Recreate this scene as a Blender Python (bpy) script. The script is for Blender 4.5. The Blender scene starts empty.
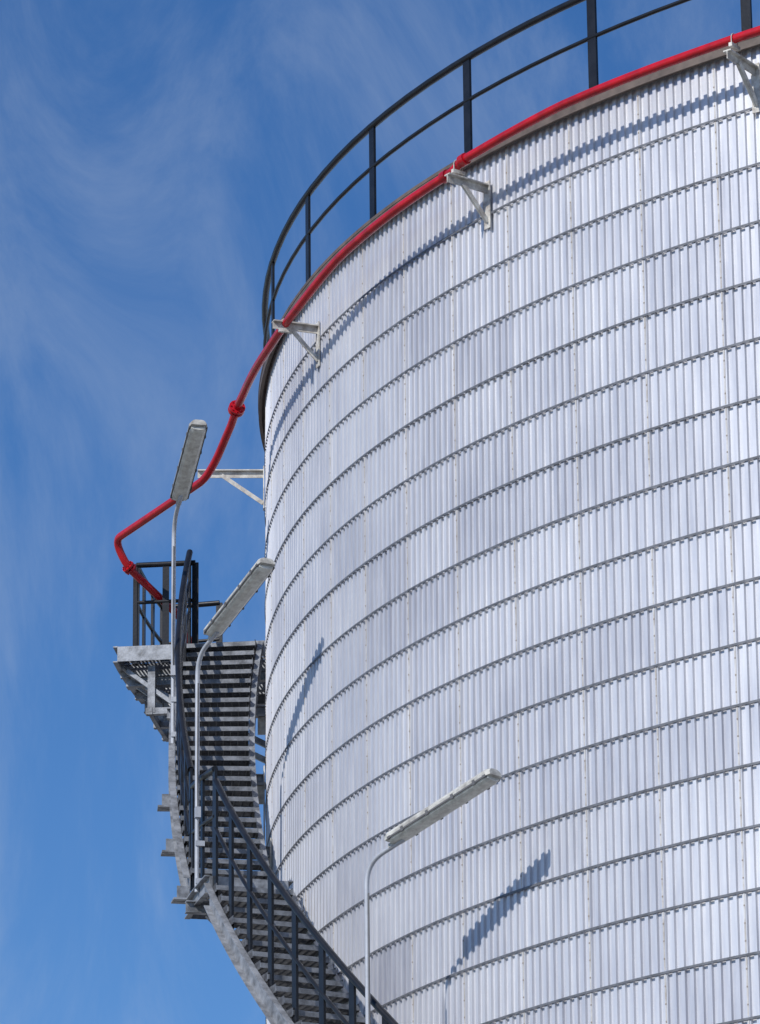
import bpy, math, random
from mathutils import Vector, Matrix
random.seed(7)
R=12.7
rad=math.radians
def pol(ph,dr,z):
    a=rad(ph); r=R+dr
    return Vector((-r*math.cos(a),-r*math.sin(a),z))
def nrm(ph):
    a=rad(ph); return Vector((-math.cos(a),-math.sin(a),0))
def tan(ph):   # toward increasing phi (towards the front)
    a=rad(ph); return Vector((math.sin(a),-math.cos(a),0))
Z=Vector((0,0,1))
# ---------------------------------------------------------------- materials
def mat(name,col,rough=.5,metal=0.,var=.12,scale=6,bump=.0,dirt=None,streak=False,spec=.5):
    m=bpy.data.materials.new(name); m.use_nodes=True
    nt=m.node_tree; N=nt.nodes; L=nt.links
    b=N['Principled BSDF']; b.inputs['Roughness'].default_value=rough; b.inputs['Metallic'].default_value=metal
    b.inputs['Specular IOR Level'].default_value=spec
    tc=N.new('ShaderNodeTexCoord'); mp=N.new('ShaderNodeMapping'); L.new(tc.outputs['Object'],mp.inputs[0])
    if streak: mp.inputs['Scale'].default_value=(1,1,.12)
    no=N.new('ShaderNodeTexNoise'); no.inputs['Scale'].default_value=scale; no.inputs['Detail'].default_value=6; no.inputs['Roughness'].default_value=.65
    L.new(mp.outputs[0],no.inputs['Vector'])
    cr=N.new('ShaderNodeValToRGB'); L.new(no.outputs['Fac'],cr.inputs[0])
    lo=[c*(1-var) for c in col]; hi=[min(1,c*(1+var)) for c in col]
    if dirt: lo=list(dirt)
    cr.color_ramp.elements[0].position=.33; cr.color_ramp.elements[1].position=.62
    cr.color_ramp.elements[0].color=(*lo,1); cr.color_ramp.elements[1].color=(*hi,1)
    L.new(cr.outputs[0],b.inputs['Base Color'])
    if bump:
        bp=N.new('ShaderNodeBump'); bp.inputs['Strength'].default_value=bump; bp.inputs['Distance'].default_value=.01
        n2=N.new('ShaderNodeTexNoise'); n2.inputs['Scale'].default_value=scale*6; L.new(tc.outputs['Object'],n2.inputs['Vector'])
        L.new(n2.outputs['Fac'],bp.inputs['Height']); L.new(bp.outputs[0],b.inputs['Normal'])
    return m
M_black=mat('black_rail_paint',(.008,.009,.012),.38,0,.4,5,.1,spec=.35)
M_red=mat('red_pipe_paint',(.42,.006,.014),.22,0,.15,5,.05,dirt=(.27,.008,.014))
M_galv=mat('galvanised_steel',(.26,.275,.30),.5,.35,.25,7,.15,dirt=(.12,.125,.135))
M_nose=mat('tread_nosing_steel',(.19,.20,.22),.5,.35,.25,7,.15,dirt=(.09,.095,.105))
M_tread=mat('grating_steel',(.10,.105,.115),.55,.3,.3,9,.1,dirt=(.05,.05,.055))
M_white=mat('weathered_white_steel',(.58,.57,.53),.5,.0,.1,9,.1,dirt=(.28,.25,.22))
M_pole=mat('lamp_pole_grey',(.40,.42,.46),.45,.2,.12,6)
M_house=mat('lamp_housing',(.46,.46,.43),.5,.0,.15,8,.1,dirt=(.25,.24,.22))
M_diff=mat('lamp_diffuser',(.60,.61,.57),.3,.0,.08,14,dirt=(.42,.41,.38))
M_dark=mat('dark_end_cap',(.10,.10,.105),.5)
M_rim=mat('rim_bronze_steel',(.105,.080,.066),.6,.0,.3,4,.1)
M_strap=mat('strap_steel',(.13,.135,.15),.5,.3,.3,10)
M_seam=mat('seam_strip',(.52,.515,.51),.5,.1,.1,5,dirt=(.37,.335,.30))
M_roof=mat('roof_paint',(.55,.56,.58),.5)
M_rivet=mat('rivet_rust',(.30,.25,.21),.6)
# cladding
def cladding():
    m=bpy.data.materials.new('aluminium_cladding'); m.use_nodes=True
    nt=m.node_tree; N=nt.nodes; L=nt.links; b=N['Principled BSDF']
    b.inputs['Metallic'].default_value=.42
    at=N.new('ShaderNodeAttribute'); at.attribute_name='panel'
    tc=N.new('ShaderNodeTexCoord'); mp=N.new('ShaderNodeMapping'); mp.inputs['Scale'].default_value=(1,1,.08)
    L.new(tc.outputs['Object'],mp.inputs[0])
    no=N.new('ShaderNodeTexNoise'); no.inputs['Scale'].default_value=9; no.inputs['Detail'].default_value=7; no.inputs['Roughness'].default_value=.7
    L.new(mp.outputs[0],no.inputs['Vector'])
    n2=N.new('ShaderNodeTexNoise'); n2.inputs['Scale'].default_value=.55; n2.inputs['Detail'].default_value=3
    L.new(tc.outputs['Object'],n2.inputs['Vector'])
    cr=N.new('ShaderNodeValToRGB'); e=cr.color_ramp.elements
    e[0].position=.0; e[0].color=(.39,.40,.455,1); e[1].position=1; e[1].color=(.76,.76,.775,1)
    x=e.new(.5); x.color=(.59,.597,.635,1)
    a1=N.new('ShaderNodeMath'); a1.operation='MULTIPLY_ADD'; a1.inputs[1].default_value=.38; L.new(at.outputs['Fac'],a1.inputs[0])
    a2=N.new('ShaderNodeMath'); a2.operation='MULTIPLY_ADD'; a2.inputs[1].default_value=1.1; a2.inputs[2].default_value=-.30; L.new(no.outputs['Fac'],a2.inputs[0])
    L.new(a2.outputs[0],a1.inputs[2])
    a3=N.new('ShaderNodeMath'); a3.operation='MULTIPLY_ADD'; a3.inputs[1].default_value=.6; L.new(n2.outputs['Fac'],a3.inputs[0])
    a4=N.new('ShaderNodeMath'); a4.operation='SUBTRACT'; a4.inputs[1].default_value=.25; L.new(a1.outputs[0],a4.inputs[0]); L.new(a4.outputs[0],a3.inputs[2])
    L.new(a3.outputs[0],cr.inputs[0]); L.new(cr.outputs[0],b.inputs['Base Color'])
    rr=N.new('ShaderNodeMapRange'); rr.inputs['To Min'].default_value=.34; rr.inputs['To Max'].default_value=.52
    L.new(no.outputs['Fac'],rr.inputs[0]); L.new(rr.outputs[0],b.inputs['Roughness'])
    bp=N.new('ShaderNodeBump'); bp.inputs['Strength'].default_value=.06; bp.inputs['Distance'].default_value=.02
    n3=N.new('ShaderNodeTexNoise'); n3.inputs['Scale'].default_value=5; L.new(tc.outputs['Object'],n3.inputs['Vector'])
    L.new(n3.outputs['Fac'],bp.inputs['Height']); L.new(bp.outputs[0],b.inputs['Normal'])
    return m
M_clad=cladding()
# ---------------------------------------------------------------- mesh builder
class MB:
    def __init__(s): s.v=[]; s.f=[]; s.m=[]; s.sm=[]
    def add(s,vs,fs,mi=0,smooth=False):
        o=len(s.v); s.v+= [tuple(x) for x in vs]; s.f+=[tuple(i+o for i in f) for f in fs]; s.m+=[mi]*len(fs); s.sm+=[smooth]*len(fs)
    def box(s,c,ax,ay,az,mi=0):   # half extent vectors
        vs=[c+i*ax+j*ay+k*az for i in(-1,1) for j in(-1,1) for k in(-1,1)]
        s.add(vs,[(0,1,3,2),(4,6,7,5),(0,4,5,1),(2,3,7,6),(0,2,6,4),(1,5,7,3)],mi)
    def beam(s,p,q,w,h,side=None,mi=0):  # w along side, h along third
        d=(q-p); l=d.length; d.normalize()
        sd=(side if side is not None else Z.cross(d)); sd=(sd-d*sd.dot(d)).normalized(); t=d.cross(sd)
        s.box((p+q)/2,d*l/2,sd*w/2,t*h/2,mi)
    def tube(s,pts,r,n=10,mi=0,cap=True,closed=False):
        pts=[Vector(p) for p in pts]; vs=[];N=len(pts)
        prev=None
        for i,p in enumerate(pts):
            if closed: t=(pts[(i+1)%N]-pts[i-1])
            else: t=(pts[min(i+1,N-1)]-pts[max(i-1,0)])
            t.normalize()
            if prev is None:
                a=Z if abs(t.z)<.9 else Vector((1,0,0)); u=a.cross(t).normalized()
            else: u=(prev-t*prev.dot(t)).normalized()
            prev=u; w=t.cross(u)
            vs+=[p+r*(u*math.cos(2*math.pi*k/n)+w*math.sin(2*math.pi*k/n)) for k in range(n)]
        fs=[]
        M=N if closed else N-1
        for i in range(M):
            j=(i+1)%N
            for k in range(n):
                fs.append((i*n+k,i*n+(k+1)%n,j*n+(k+1)%n,j*n+k))
        s.add(vs,fs,mi,True)
        if cap and not closed:
            s.add(vs[:n],[tuple(range(n-1,-1,-1))],mi); s.add(vs[-n:],[tuple(range(n))],mi)
    def obj(s,name,mats,parent=None):
        me=bpy.data.meshes.new(name); me.from_pydata(s.v,[],s.f); me.update()
        for m in mats: me.materials.append(m)
        me.polygons.foreach_set('material_index',s.m); me.polygons.foreach_set('use_smooth',s.sm)
        o=bpy.data.objects.new(name,me); bpy.context.scene.collection.objects.link(o)
        if parent: o.parent=parent
        return o
def empty(name):
    e=bpy.data.objects.new(name,None); bpy.context.scene.collection.objects.link(e); return e
def fillet(pts,r=.12,n=5):
    out=[pts[0]]
    for i in range(1,len(pts)-1):
        a,b,c=pts[i-1],pts[i],pts[i+1]
        l=min(r,(a-b).length*.45,(c-b).length*.45)
        p=b+(a-b).normalized()*l; q=b+(c-b).normalized()*l
        for k in range(n+1):
            t=k/n; out.append(p*(1-t)**2+b*2*t*(1-t)+q*t*t)
    out.append(pts[-1]); return out
# ---------------------------------------------------------------- ground
g=MB(); g.add([Vector((-3000,-3000,0)),Vector((3000,-3000,0)),Vector((3000,3000,0)),Vector((-3000,3000,0))],[(0,1,2,3)])
g.obj('ground',[mat('gravel_ground',(.20,.19,.17),.9,0,.3,3,.3)])
pad=MB(); n=96
vs=[Vector((15.5*math.cos(2*math.pi*k/n),15.5*math.sin(2*math.pi*k/n),z)) for z in(0,.3) for k in range(n)]
pad.add(vs,[(k,(k+1)%n,n+(k+1)%n,n+k) for k in range(n)]+[tuple(range(n,2*n))])
# ---------------------------------------------------------------- tank
tank=empty('storage_tank')
pad.obj('concrete_foundation',[mat('concrete',(.32,.31,.29),.85,0,.2,2,.2)],tank)
ZT=23.03; NP=82; RIBS=9; DZ=.623
seam0=58.9
z_first=22.30
levels=[ZT]; z=z_first
while z>.5: levels.append(z); z-=DZ
levels.append(.3)
prof=[(0.0,1),(.20,1),(.26,0),(.74,0),(.80,1),(1.0,1)]  # fraction of pitch, crest flag
NR=NP*RIBS; dph=360/NR; depth=.027
ring=[]
for i in range(NR):
    for fr,c in prof[1:-1]:
        ring.append((seam0+(i+fr)*dph,c*depth))
nr=len(ring)
V=[];F=[];C=[]
for li in range(len(levels)-1):
    zt,zb=levels[li],levels[li+1]
    o=len(V); jit=random.uniform(-.05,.05)
    for zz,dd in((zt,.0),(zb-.004,.006)):
        for k,(ph,dr) in enumerate(ring):
            V.append(pol(ph+jit*dph,dr+dd,zz))
    pc=[min(1,max(0,random.gauss(.55,.22))) for _ in range(NP)]
    for k in range(nr):
        k2=(k+1)%nr
        F.append((o+k,o+nr+k,o+nr+k2,o+k2)); C.append(min(1,max(0,pc[k//(4*RIBS)])))
me=bpy.data.meshes.new('shell'); me.from_pydata([tuple(v) for v in V],[],F); me.update(); me.materials.append(M_clad)
ca=me.attributes.new('panel','FLOAT','FACE'); ca.data.foreach_set('value',C)
sh=bpy.data.objects.new('ribbed_cladding',me); bpy.context.scene.collection.objects.link(sh); sh.parent=tank
def ringbar(mb,r0,r1,z0,z1,n=360,mi=0):
    vs=[]
    for k in range(n):
        ph=360*k/n
        vs+= [pol(ph,r0,z0),pol(ph,r1,z0),pol(ph,r1,z1),pol(ph,r0,z1)]
    fs=[]
    for k in range(n):
        j=(k+1)%n
        for e in range(4):
            fs.append((k*4+e,j*4+e,j*4+(e+1)%4,k*4+(e+1)%4))
    mb.add(vs,fs,mi)
st=MB()
for zz in levels[1:-1]: ringbar(st,.035,.040,zz-.014,zz+.010)
st.obj('horizontal_straps',[M_strap],tank)
se=MB()
for i in range(NP):
    ph=seam0+i*360/NP
    for li in range(len(levels)-1):
        zt,zb=levels[li]-.02,levels[li+1]+.02
        if random.random()<.08: continue
        p=pol(ph,.031,(zt+zb)/2); se.box(p,tan(ph)*.009,nrm(ph)*.0035,Z*(zt-zb)/2,0)
        if 10<ph%360<95 and zt>10:
            for q in(.2,.5,.8):
                se.box(pol(ph,.036,zb+(zt-zb)*q),tan(ph)*.0065,nrm(ph)*.003,Z*.0065,1)
se.obj('vertical_seams',[M_seam,M_rivet],tank)
rm=MB()
ringbar(rm,-.10,.115,ZT,ZT+.04)
ringbar(rm,.07,.110,ZT-.09,ZT-.002)
ringbar(rm,-.10,-.03,ZT+.042,ZT+.14)
rm.obj('rim_angle',[M_rim],tank)
rf=MB(); n=180
vs=[pol(360*k/n,-.08,ZT+.13) for k in range(n)]+[Vector((0,0,ZT+1.3))]
rf.add(vs,[(k,n,(k+1)%n) for k in range(n)])
rf.obj('cone_roof',[M_roof],tank)
# roof guard rail
rl=MB(); RRD=.03; ZTOP=24.25
rl.tube([pol(k*2,RRD,ZTOP) for k in range(180)],.040,8,0,closed=True)
rl.tube([pol(k*2,RRD,ZTOP-.5) for k in range(180)],.024,8,0,closed=True)
for i in range(40):
    ph=65.2-i*9
    rl.box(pol(ph,RRD,(ZTOP+ZT+.045)/2),tan(ph)*.058,nrm(ph)*.014,Z*(ZTOP-ZT-.045)/2,0)
    rl.box(pol(ph,RRD,ZT+.055),tan(ph)*.08,nrm(ph)*.05,Z*.012,0)
rl.obj('roof_guard_rail',[M_black],tank)
# ---------------------------------------------------------------- fire pipe
fp=empty('fire_water_pipe')
pm=MB()
tab=[(66.9,22.91),(63.8,22.89),(60.5,22.88),(55.7,22.87),(50.3,22.80),(49.0,22.79),(48.2,22.72),(44.0,22.68),(38.1,22.61),(33.2,22.47),(28.3,22.40),(22.5,22.40)]
def interp(ph):
    for (a,za),(b,zb) in zip(tab,tab[1:]):
        if b<=ph<=a: return za+(zb-za)*(a-ph)/(a-b)
    return tab[0][1] if ph>tab[0][0] else tab[-1][1]
pts=[]; ph=150.
while ph>22.5:
    pts.append(pol(ph,.43,interp(ph))); ph-=1.0 if not 47<ph<51 else .35
pts+= [pol(22.0,.43,22.40),pol(20.5,.46,22.36)]
pts+= fillet([pol(19.2,.50,22.24),pol(17.0,.64,21.98),pol(15.6,.76,21.86),Vector((-14.52,-1.9,21.83)),Vector((-14.40,-1.80,21.52)),Vector((-13.85,-1.1,21.0)),Vector((-13.75,-1.0,20.5))],.16,6)
pm.tube(pts,.048,14,0)
def flange(p,d,r=.105,t=.03,gap=.05):
    d=d.normalized()
    for s_ in(-1,1):
        c=p+d*s_*gap/2; pm.tube([c-d*t/2,c+d*t/2],r,14,0)
    a=d.orthogonal().normalized(); b=d.cross(a)
    for k in range(8):
        q=p+(a*math.cos(k*math.pi/4)+b*math.sin(k*math.pi/4))*r*.78; pm.tube([q-d*.055,q+d*.055],.009,6,0)
d0=pol(19.2,.50,22.24)-pol(22,.43,22.40)
flange(pol(20.3,.465,22.345),d0,.098)
flange(Vector((-14.37,-1.77,21.50)),Vector((.5,.65,-.5)),.082,.022,.04)
for a in (49.3,47.9): # elbow collars
    p=pol(a,.43,interp(a)); q=pol(a-.35,.43,interp(a-.35)); pm.tube([p,q],.066,14,0)
pm.obj('pipe_run',[M_red],fp)
br=MB()
for ph,zz,L in((13.3,22.17,.84),(31.0,22.45,.58),(48.7,22.62,.58),(65.6,22.72,.58),(82.8,22.74,.6),(100.5,22.74,.6),(118,22.74,.6),(136,22.74,.6)):
    nn=nrm(ph); tt=tan(ph)
    a=pol(ph,.045,zz); b=pol(ph,L,zz)
    br.box((a+b)/2-Z*.0,nn*(L-.045)/2,tt*.045,Z*.007); br.box((a+b)/2-Z*.048,nn*(L-.045)/2,tt*.006,Z*.04)
    br.beam(pol(ph,.055,zz-.42),pol(ph,L*.66,zz-.06),.05,.012,tt)
    br.beam(pol(ph,.055,zz-.42)+tt*.022,pol(ph,L*.66,zz-.06)+tt*.022,.008,.05,tt)
    br.box(pol(ph,.048,zz-.22),nn*.007,tt*.05,Z*.27)
    # u-bolt clamp
    if ph>20: 
        zp=interp(ph); br.box(pol(ph,.43,zp-.085),nn*.08,tt*.02,Z*.02)
        pm2=[pol(ph,.43,zp)+ (nn*math.cos(t)+Z*math.sin(t))*.057 for t in [math.pi*k/8 for k in range(9)]]
        br.tube([pol(ph,.43,zp-.09)+nn*.057]+pm2+[pol(ph,.43,zp-.09)-nn*.057],.006,6)
br.obj('pipe_brackets',[M_white],fp)
# ---------------------------------------------------------------- stairs
stair=empty('spiral_staircase')
sg=MB(); tr=MB(); hr=MB(); wb=MB()
RI,RO=.22,1.10
SL=.203; PH_L=74.0; Z_L=15.98-(PH_L-28)*SL   # lower flight slope, bottom landing
flights=[(23.5,16.35,6.0,20.5),(PH_L,Z_L,28.0,15.98)]
def helixplate(mb,dr,ph0,z0,ph1,z1,h,t,mi=0,flange_in=0):
    n=max(4,int(abs(ph1-ph0)/1.2)); 
    vs=[];
    for k in range(n+1):
        u=k/n; ph=ph0+(ph1-ph0)*u; z=z0+(z1-z0)*u
        vs+=[pol(ph,dr-t/2,z-h/2),pol(ph,dr+t/2,z-h/2),pol(ph,dr+t/2,z+h/2),pol(ph,dr-t/2,z+h/2)]
    fs=[]
    for k in range(n):
        for e in range(4): fs.append((k*4+e,k*4+(e+1)%4,k*4+4+(e+1)%4,k*4+4+e))
    fs+=[(0,1,2,3),(n*4+3,n*4+2,n*4+1,n*4)]
    mb.add(vs,fs,mi)
    if flange_in:
        helixplate(mb,dr+flange_in/2,ph0,z0+h/2-.004,ph1,z1+h/2-.004,.014,abs(flange_in),mi)
        helixplate(mb,dr+flange_in/2,ph0,z0-h/2+.004,ph1,z1-h/2+.004,.014,abs(flange_in),mi)
def rail(ph0,z0,ph1,z1,dr,step,h=1.2,rows=(1,.55)):
    n=max(2,int(abs(ph1-ph0)/1.0)); 
    for i,q in enumerate(rows):
        r=.038 if i==0 else .024
        hr.tube([pol(ph0+(ph1-ph0)*k/n,dr,z0+(z1-z0)*k/n+h*q) for k in range(n+1)],r,8)
    m=max(1,round(abs(ph1-ph0)/step))
    for k in range(m+1):
        u=k/m; ph=ph0+(ph1-ph0)*u; z=z0+(z1-z0)*u
        hr.box(pol(ph,dr,z+h/2-.1),tan(ph)*.05,nrm(ph)*.014,Z*(h/2+.1))
def flight(ph0,z0,ph1,z1):
    helixplate(sg,RO,ph0,z0-.05,ph1,z1-.05,.26,.012,0,.07)
    helixplate(sg,RI,ph0,z0-.05,ph1,z1-.05,.24,.012,0,-.06)
    n=round((z1-z0)/.175)
    for k in range(n):
        u=(k+.5)/n; ph=ph0+(ph1-ph0)*u; z=z0+(z1-z0)*(k+1)/n
        s_=1 if ph0>ph1 else -1
        nn=nrm(ph); tt=tan(ph)*s_
        c=pol(ph,(RI+RO)/2,z-.02); w=(RO-RI)/2-.01
        tr.box(c+tt*.135-Z*.008,nn*w,tt*.008,Z*.026,1)
        tr.box(c-tt*.135,nn*w,tt*.004,Z*.02)
        for j in range(7):
            tr.box(c+tt*(.105-.035*j),nn*(w-.001),tt*.0045,Z*.019)
        for j in range(10):
            tr.box(c+nn*(-w+2*w*(j+.5)/10)-Z*.003,nn*.005,tt*.13,Z*.016)
        for s2 in(-1,1):
            tr.box(c+nn*s2*(w-.004),nn*.003,tt*.13,Z*.045)
for f_ in flights: flight(*f_)
rail(22.6,16.55,6.2,20.55,RO-.04,1.9,1.2,(1,.68,.36))
rail(PH_L,Z_L+.05,28.4,16.0,RO-.04,2.6)
def landing(ph0,ph1,z,ri,ro,rs=True):
    n=max(3,int(abs(ph1-ph0)/1.2))
    helixplate(sg,ro,ph0,z-.07,ph1,z-.07,.2,.012,0,.06)
    helixplate(sg,ri,ph0,z-.07,ph1,z-.07,.2,.012,0,-.06)
    for ph in(ph0,ph1):
        sg.beam(pol(ph,ri,z-.07),pol(ph,ro,z-.07),.19,.012,Z)
    m=int((ro-ri)/.045)
    for j in range(1,m):
        helixplate(tr,ri+(ro-ri)*j/m,ph0,z-.02,ph1,z-.02,.035,.006)
    k=int(abs(ph1-ph0)*.24/.11)
    for j in range(1,k):
        ph=ph0+(ph1-ph0)*j/k
        tr.beam(pol(ph,ri,z-.02),pol(ph,ro,z-.02),.03,.007,Z)
landing(28.0,23.5,16.12,RI-.0,RO+.0)
rail(28.2,16.15,23.3,16.3,RO-.04,2.4)
# top platform
PO=1.95; ZP=20.55; PR=PO-.22
landing(6.0,-0.6,ZP,.12,PO)
for ph in(4.4,2.7,1.0):
    sg.beam(pol(ph,.05,ZP-.18),pol(ph,PO+.03,ZP-.18),.14,.07,Z)
rail(5.8,ZP,-.5,ZP,PR,2.1,1.08)
def radrail(ph,d0,d1,z,h,n):
    for hh,r in((h,.036),(h*.55,.024)): hr.tube([pol(ph,d0,z+hh),pol(ph,d1,z+hh)],r,8)
    for k in range(n+1):
        dr=d0+(d1-d0)*k/n; hr.box(pol(ph,dr,z+h/2-.1),tan(ph)*.014,nrm(ph)*.040,Z*(h/2+.1))
radrail(5.9,RO-.1,PR,ZP,1.08,2); radrail(-.55,1.0,PR,ZP,1.08,1)
# supports
def support(ph,z,do=1.28,drop=.95):
    nn=nrm(ph);tt=tan(ph)
    sg.beam(pol(ph,.05,z),pol(ph,do,z),.11,.012,Z)
    sg.beam(pol(ph,.05,z-.06),pol(ph,do,z-.06),.09,.012,tt)
    sg.beam(pol(ph,.05,z+.06),pol(ph,do,z+.06),.09,.012,tt)
    sg.beam(pol(ph,.06,z-drop),pol(ph,do-.25,z-.07),.07,.07,tt)
    wb.box(pol(ph,.052,z-drop/2),nn*.008,tt*.10,Z*(drop/2+.15))
    wb.box(pol(ph,.11,z-.16),nn*.05,tt*.008,Z*.13)
for ph,z in((25.8,15.93),(19.0,17.05),(14.0,18.25),(9.0,19.45),(4.6,ZP-.32),(.4,ZP-.32)):
    support(ph,z,1.25 if ph in(25.8,9.0) else (1.9 if ph<5 else 1.08))
for ph in(32,41,50,59,68): support(ph,15.98-(ph-28)*SL-.28,1.05)
# angle clips bolted outside the stringer
for ph,z in((23.6,16.15),(19.5,16.98),(16.2,17.75)):
    sg.box(pol(ph,1.19,z),nrm(ph)*.11,tan(ph)*.10,Z*.010); sg.box(pol(ph,1.18,z+.08),nrm(ph)*.07,tan(ph)*.008,Z*.09)
# hangers and cross braces under the outer part of the top platform
for ph in(5.4,3.2,1.2):
    sg.box(pol(ph,1.55,ZP-.50),nrm(ph)*.045,tan(ph)*.045,Z*.30); sg.beam(pol(ph,1.12,ZP-.78),pol(ph,1.62,ZP-.78),.08,.08,Z)
    sg.beam(pol(ph,1.14,ZP-.80),pol(ph,1.86,ZP-.24),.05,.05,Z)
helixplate(sg,1.56,5.6,ZP-.78,1.0,ZP-.78,.09,.05)
helixplate(sg,1.16,5.6,ZP-.80,1.0,ZP-.80,.09,.05)
sg.beam(pol(5.5,1.9,ZP-.2),pol(1.2,1.2,ZP-.78),.045,.045,Z)
# lower part down to the ground
landing(PH_L+7,PH_L,Z_L-.02,RI,RO); flight(PH_L+7+(Z_L-.35)/SL,.3,PH_L+7,Z_L-.06); rail(PH_L+7+(Z_L-.35)/SL,.35,PH_L+.2,Z_L,RO-.04,2.9)
sg.obj('stringers_and_supports',[M_galv],stair); tr.obj('grating_treads',[M_tread,M_nose],stair); hr.obj('handrails',[M_black],stair)
wb.obj('wall_plates',[M_white],stair)
# ---------------------------------------------------------------- lamps
def lamp(ph,z0,z1,dr=1.16,yaw_in=14,el=16,Lf=1.46,K=1.12):
    e=empty('fluorescent_lamp'); nn=nrm(ph); tt=tan(ph)
    hd=(tt*math.cos(rad(yaw_in))-nn*math.sin(rad(yaw_in))); d=(hd*math.cos(rad(el))+Z*math.sin(rad(el))).normalized()
    p0=pol(ph,dr,z0); p2=pol(ph,dr,z1)+Z*.02; p3=p2+d*.52
    mb=MB(); mb.tube(fillet([p0,p2,p3],.26,8),.026,10,0)
    for zz in(z0+.12,z0+.55):
        mb.box(pol(ph,dr-.03,zz),nn*.05,tt*.035,Z*.03)
    mb.box(pol(ph,dr-.0,z0+.9)+tt*.03,nn*.03,tt*.03,Z*.06)
    # cable clipped along the pole
    mb.tube([pol(ph,dr,z0+.95)+tt*.034,pol(ph,dr,(z0+z1)/2)+tt*.036+nn*.006,pol(ph,dr,z1-.3)+tt*.034],.008,6,1)
    mb.obj('lamp_pole',[M_pole,M_dark],e)
    sd=d.cross(Z).normalized(); up=sd.cross(d).normalized()
    s=p2+d*.37+up*.055
    def loft(mbb,secs,mi):
        vs=[];n=len(secs[0][1])
        for dist,sec in secs: vs+=[s+d*dist+sd*a*K+up*b*K for a,b in sec]
        fs=[]
        for i in range(len(secs)-1):
            for k in range(n): fs.append((i*n+k,i*n+(k+1)%n,(i+1)*n+(k+1)%n,(i+1)*n+k))
        fs.append(tuple(range(n-1,-1,-1))); fs.append(tuple(range((len(secs)-1)*n,len(secs)*n)))
        mbb.add(vs,fs,mi)
    def scale(sec,k): return [(a*k,b*k) for a,b in sec]
    hsec=[(-.095,-.005),(-.095,.03),(-.07,.062),(-.04,.072),(.04,.072),(.07,.062),(.095,.03),(.095,-.005)]
    dsec=[(-.088,-.007),(.088,-.007),(.082,-.028),(.055,-.045),(0,-.050),(-.055,-.045),(-.082,-.028)]
    hb=MB()
    loft(hb,[(-.01,scale(hsec,.82)),(.04,hsec),(Lf-.05,hsec),(Lf,scale(hsec,.82))],0)
    loft(hb,[(.03,scale(dsec,.85)),(.08,dsec),(Lf-.09,dsec),(Lf-.04,scale(dsec,.85))],1)
    for q in(.06,Lf-.07): hb.box(s+d*q-up*.004,d*.02,sd*.099*K,up*.012*K,2)
    for s2 in(-1,1): hb.box(s+d*Lf/2+sd*s2*.0965*K-up*.006,d*(Lf/2-.06),sd*.003,up*.009,2)
    for q in(.25,.6,.95,1.25):
        for s2 in(-1,1): hb.box(s+d*q+sd*s2*.100*K-up*.003,d*.016,sd*.004,up*.026,2)
    for q in(.5,1.0): hb.box(s+d*q+up*.075*K,d*.03,sd*.02,up*.012,2)
    hb.box(s+d*.02-up*.04,d*.05,sd*.03,up*.02,0)
    hb.obj('lamp_fixture',[M_house,M_diff,M_dark],e)
lamp(45.5,12.3,15.15,1.17)
lamp(25.9,16.1,18.80,1.13)
lamp(13.8,18.7,21.46,1.12,yaw_in=10,el=17)
# ---------------------------------------------------------------- sky & sun
sun_dir=Vector((-.554,-1.004,.95)).normalized()
w=bpy.data.worlds.new('World'); bpy.context.scene.world=w; w.use_nodes=True
nt=w.node_tree; N=nt.nodes; L=nt.links
bg=N['Background']
sky=N.new('ShaderNodeTexSky'); sky.sky_type='NISHITA'; sky.sun_disc=False
sky.sun_elevation=math.asin(sun_dir.z); sky.sun_rotation=math.atan2(sun_dir.x,sun_dir.y)%(2*math.pi)
sky.air_density=1.0; sky.dust_density=.2; sky.ozone_density=3.5; sky.altitude=800
hs=N.new('ShaderNodeHueSaturation'); hs.inputs['Saturation'].default_value=1.25; hs.inputs['Value'].default_value=1.20; hs.inputs['Hue'].default_value=.507
L.new(sky.outputs[0],hs.inputs['Color'])
tc=N.new('ShaderNodeTexCoord'); mp=N.new('ShaderNodeMapping'); L.new(tc.outputs['Generated'],mp.inputs[0])
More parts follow.
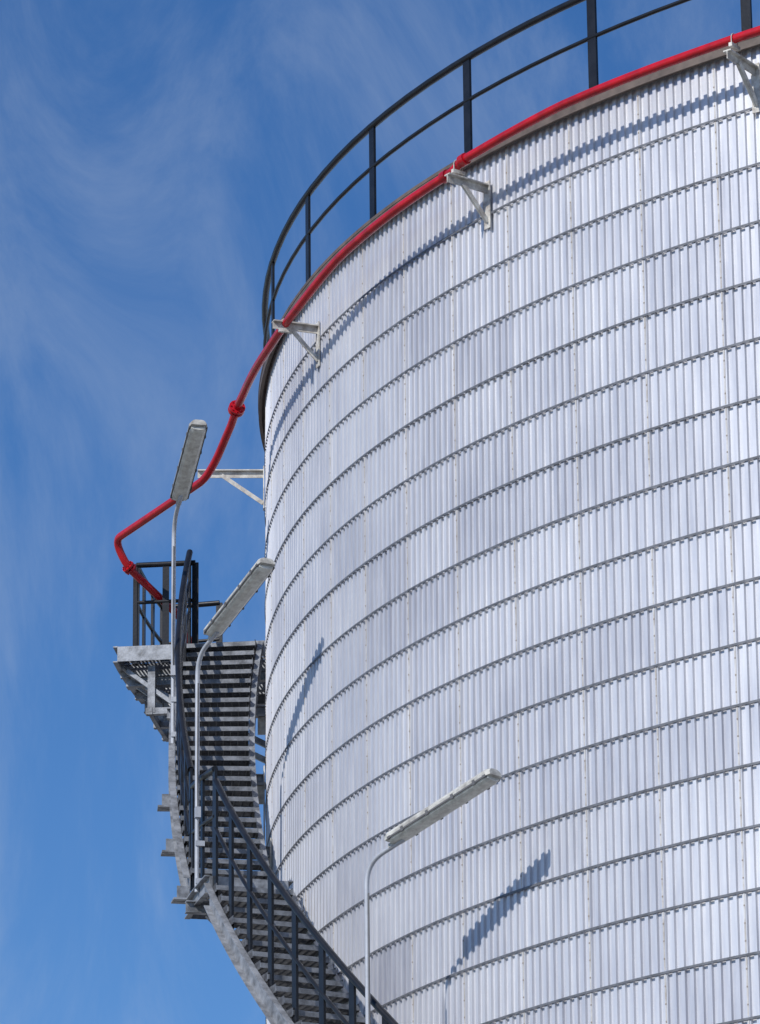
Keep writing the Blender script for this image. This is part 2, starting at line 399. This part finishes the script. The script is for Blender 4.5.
mp.inputs['Rotation'].default_value=(0,rad(-35),rad(10)); mp.inputs['Scale'].default_value=(14,8,5)
no=N.new('ShaderNodeTexNoise'); no.inputs['Scale'].default_value=1.6; no.inputs['Detail'].default_value=10; no.inputs['Roughness'].default_value=.64; no.inputs['Distortion'].default_value=.8
L.new(mp.outputs[0],no.inputs['Vector'])
mr=N.new('ShaderNodeMapRange'); mr.inputs['From Min'].default_value=.40; mr.inputs['From Max'].default_value=.78; mr.inputs['To Max'].default_value=.24
mr.interpolation_type='SMOOTHSTEP'
L.new(no.outputs['Fac'],mr.inputs[0])
mx=N.new('ShaderNodeMixRGB'); mx.inputs[2].default_value=(5.0,5.8,7.0,1)
L.new(mr.outputs[0],mx.inputs[0]); L.new(hs.outputs[0],mx.inputs[1]); L.new(mx.outputs[0],bg.inputs[0])
bg.inputs[1].default_value=.1
sl=bpy.data.lights.new('sun','SUN'); sl.energy=4.4; sl.angle=rad(.5); sl.color=(1,.965,.915)
so=bpy.data.objects.new('sun',sl); bpy.context.scene.collection.objects.link(so)
so.rotation_euler=sun_dir.to_track_quat('Z','Y').to_euler()
# ---------------------------------------------------------------- camera
yaw,pit,rol=-.2044,.3511,-.0108
fw=Vector((math.sin(yaw)*math.cos(pit),math.cos(yaw)*math.cos(pit),math.sin(pit)))
rt=Vector((math.cos(yaw),-math.sin(yaw),0)); up=rt.cross(fw)
r2=rt*math.cos(rol)+up*math.sin(rol); u2=-rt*math.sin(rol)+up*math.cos(rol)
cd=bpy.data.cameras.new('camera'); co=bpy.data.objects.new('camera',cd); bpy.context.scene.collection.objects.link(co)
m3=Matrix((r2,u2,-fw)).transposed(); co.matrix_world=Matrix.Translation((0,-55.934,1.7))@m3.to_4x4()
cd.sensor_fit='HORIZONTAL'; cd.sensor_width=36; cd.lens=36*4846.7/760; cd.clip_start=.5; cd.clip_end=8000
sc=bpy.context.scene; sc.camera=co
sc.view_settings.view_transform='Standard'; sc.view_settings.look='None'; sc.view_settings.exposure=0
